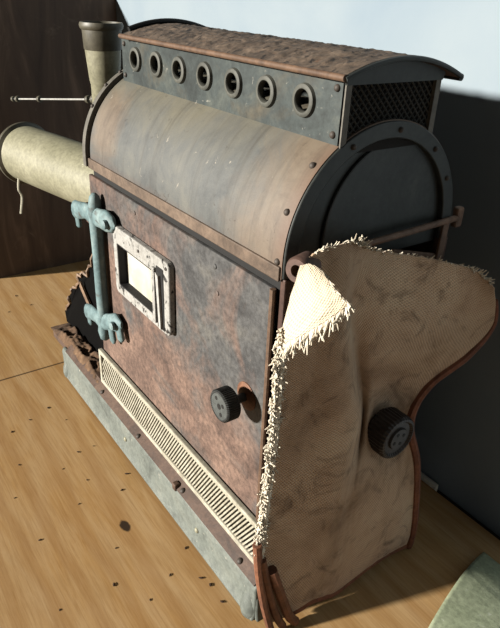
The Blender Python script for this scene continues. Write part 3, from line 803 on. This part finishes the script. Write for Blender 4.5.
def thread(bm, p, d, ln, r=0.0016):
    d = Vector(d).normalized(); j = Vector((rnd.uniform(-1, 1), rnd.uniform(-1, 1), rnd.uniform(-1, 1)))
    pts = [p, p + d*ln*0.5 + j*ln*0.12, p + d*ln + j*ln*0.38]
    tube(bm, pts, [r, r*0.9, r*0.5], 4)
bm = NB()                                               # frayed left edge, the light side of the cut
for k in range(1500):
    v = 0.20 + 0.66*rnd.random()
    p = cloth_pt(0.0, v) + Vector((rnd.uniform(-0.002, 0.006), rnd.uniform(-0.008, 0.008), rnd.uniform(-0.004, 0.004)))
    thread(bm, p, (rnd.uniform(0.0, 0.9), rnd.uniform(-1.0, 0.6), rnd.uniform(-1.0, 0.6)), rnd.uniform(0.006, 0.0115), rnd.uniform(0.0015, 0.0024))
tube(bm, [cloth_pt(0.012, 0.20+0.66*k/80) + Vector((0.003, 0.003*mnoise.noise(Vector((k*0.9, 0, 0))), 0)) for k in range(81)], [0.0065+0.003*mnoise.noise(Vector((k*0.7, 3, 0))) for k in range(81)], 8)
put('frayed_edge', bm, 'thread', CU, kind='stuff', label='bleached fraying threads down the left edge')
bm = NB()
for k in range(150):                                    # fringe along the lower edge of the flap
    u = rnd.random(); p = flap_pt(u, 1.0)
    thread(bm, p, (0.5*rnd.random(), -0.25, -1.0), rnd.uniform(0.010, 0.026), 0.0017)
for k in range(40):
    v = rnd.random(); p = flap_pt(1.0, v)
    thread(bm, p, (1, 0.0, -0.6), rnd.uniform(0.006, 0.012), 0.0015)
put('flap_fringe', bm, 'thread', CU, kind='stuff')
bm = NB()
for k in range(240):                                    # tufts on the top edge
    q = rnd.random()
    if q < 0.35: u = rnd.gauss(0.36, 0.03); ln = rnd.uniform(0.006, 0.016)
    elif q < 0.55: u = rnd.gauss(0.90, 0.03); ln = rnd.uniform(0.006, 0.014)
    else: u = 0.1+0.85*rnd.random(); ln = rnd.uniform(0.004, 0.010)
    u = min(max(u, 0.02), 0.99)
    thread(bm, cloth_pt(u, 0.0), (0.5, rnd.uniform(-0.6, 0.6), rnd.uniform(0.0, 1.0)), ln, 0.0014)
put('frayed_top', bm, 'thread', CU, kind='stuff')
bm = NB()                                               # red-brown hem down the right side
pts = [cloth_pt(1.0, 0.05+0.95*k/60) + Vector((0.0, 0.004, -0.003)) for k in range(61)]
tube(bm, pts, [0.004 + 0.007*min(1, k/14) for k in range(61)], 8)
put('hem', bm, 'hem', CU, smooth=True, label='red-brown hem on the right side')
bm = NB()
pts = [cloth_pt(0.16+0.84*k/40, 1.0) + Vector((-0.004, 0.0, 0.002)) for k in range(41)]
tube(bm, pts, 0.010, 8)
put('hem', bm, 'hem', CU, smooth=True)
for pts, r in (([(0.068, -0.069, -0.511), (0.068, -0.059, -0.602), (0.07, -0.042, -0.704), (0.07, -0.016, -0.811)], 0.009),
               ([(0.07, -0.056, -0.559), (0.072, -0.036, -0.659), (0.074, -0.01, -0.756), (0.074, 0.013, -0.811)], 0.009),
               ([(0.075, -0.033, -0.599), (0.078, -0.005, -0.691), (0.08, 0.022, -0.774), (0.08, 0.043, -0.811)], 0.011)):
    bm = NB(); pp = [spline([Vector(p) for p in pts], k/20) for k in range(21)]
    tube(bm, pp, r, 8)
    put('binding_strip', bm, 'leather', CU, smooth=True, label='cracked brown binding at the lower left corner')

# ---------------------------------------------------------------- curved galvanised sheet on the floor at the right
bm = NB()
def tin_z(t):                                           # long arch lying on the floor, falling away toward the wall
    if t < 0.78: return -0.786 - 0.034*((t-0.5)/0.5)**2*0.8
    return -0.7955 - 0.0245*((t-0.78)/0.22)**1.3
def tin(u, v):
    y = 0.10 + 0.465*v
    xl = 0.192 + 0.32*max(0, 0.60-y)**1.35 if y < 0.60 else 0.192
    return (xl + 0.125*u + 0.01*u*(1-v), y, tin_z(v) + 0.004)
surf(bm, tin, 16, 60, uv=False)
o = put('metal_sheet', bm, 'tin', solid=0.005, smooth=True, angle=60)
tag(o, 'curved grey-green galvanised metal strip lying at the lower right corner', 'metal sheet')

# ---------------------------------------------------------------- string and crumbs
bm = NB()
tube(bm, [spline([Vector(p) for p in ((-1.50, 0.000, -0.205), (-1.50, -0.006, -0.245), (-1.50, 0.002, -0.275), (-1.50, -0.010, -0.335))], k/16) for k in range(17)], 0.0042, 6)
o = put('string', bm, 'string', smooth=True)
tag(o, 'short pale string dangling under the horizontal lens tube', 'string')

CR = [(-0.753,-0.309),(-0.715,-0.147),(-0.669,-0.21),(-0.59,-0.169),(-0.552,-0.065),(-0.63,-0.357),(-0.516,-0.222),(-0.715,-0.097),(-0.232,-0.248),(-0.327,-0.2),(-0.232,-0.056),(-0.136,-0.069),(-0.108,-0.06),
      (-1.838,0.005),(-1.72,0.034),(-1.721,0.126),(-1.704,-0.064),(-0.912,-0.283),(-0.941,-0.218),(-0.972,-0.149),(-0.15,-0.196),(-0.238,-0.375),(-0.184,-0.126),(-0.055,-0.062),(-0.454,-0.348),(-0.501,-0.104),(-0.881,-0.122)]
protos = []
for k in range(3):
    bm = NB(); bmesh.ops.create_icosphere(bm, subdivisions=2, radius=0.006)
    for v in bm.verts:
        n = 1 + 0.5*mnoise.noise(v.co*220 + Vector((k*7, 0, 0)))
        v.co = Vector((v.co.x*1.5*n, v.co.y*0.8*n, v.co.z*0.55*n))
    zmin = min(v.co.z for v in bm.verts)
    for v in bm.verts: v.co.z += ZF - zmin
    protos.append(put('debris_crumb', bm, 'crumb', origin=(0, 0, ZF), smooth=True))
for i, (x, y) in enumerate(CR):
    o = protos[i] if i < 3 else protos[i % 3].copy()
    if i >= 3: col.objects.link(o)
    o.location = W((x, y, ZF)); o.rotation_euler.z = rnd.uniform(0, 6.28); s = rnd.uniform(0.3, 0.65); o.scale = (s, s, s*0.6)
    tag(o, 'small dark crumb of debris lying on the plywood floor', 'debris', 'crumbs scattered on the floor')

# ---------------------------------------------------------------- light
sun = bpy.data.lights.new('sun', 'SUN'); so = bpy.data.objects.new('sun', sun); col.objects.link(so)
d = Vector((0.28, 0.94, -0.235)); so.rotation_euler = d.to_track_quat('-Z', 'Y').to_euler()
so.location = (-1, -3, 2); sun.energy = 17.0; sun.angle = math.radians(3.2); sun.color = (1.0, 0.95, 0.86)
ar = bpy.data.lights.new('cloth_fill', 'AREA'); ao = bpy.data.objects.new('cloth_fill', ar); col.objects.link(ao)  # added fill light for the shaded cloth end, not an actual window
ar.shape = 'RECTANGLE'; ar.size = 0.9; ar.size_y = 0.6; ar.energy = 4.2; ar.color = (1.0, 0.93, 0.82)
ao.location = (2.3, -0.4, 0.36); ao.rotation_euler = (Vector((0, 0.1, 0.2))-ao.location).to_track_quat('-Z', 'Y').to_euler()

w = bpy.data.worlds.new('World'); scene.world = w; w.use_nodes = True
bg = w.node_tree.nodes['Background']; bg.inputs['Color'].default_value = (1.0, 0.96, 0.90, 1); bg.inputs['Strength'].default_value = 0.07

# ---------------------------------------------------------------- camera
cam = bpy.data.cameras.new('camera'); co = bpy.data.objects.new('camera', cam); col.objects.link(co)
cam.sensor_fit = 'HORIZONTAL'; cam.sensor_width = 36; cam.lens = 606.88/500*36
R = ((0.5766649837654788, 0.8160131752369381, 0.03974914261327746), (0.40534990902387513, -0.2435341885101272, -0.8811257289859664), (-0.7093299287025023, 0.5242266655431072, -0.47120850520810764))
rot = Matrix((R[0], [-a for a in R[1]], [-a for a in R[2]])).transposed()
co.matrix_world = Matrix.Translation(W((0.70057224, -0.5778946, 0.41861243))) @ rot.to_4x4()
cam.clip_start = 0.01
scene.camera = co
scene.view_settings.view_transform = 'Standard'
scene.view_settings.look = 'None'
scene.view_settings.exposure = 0.0
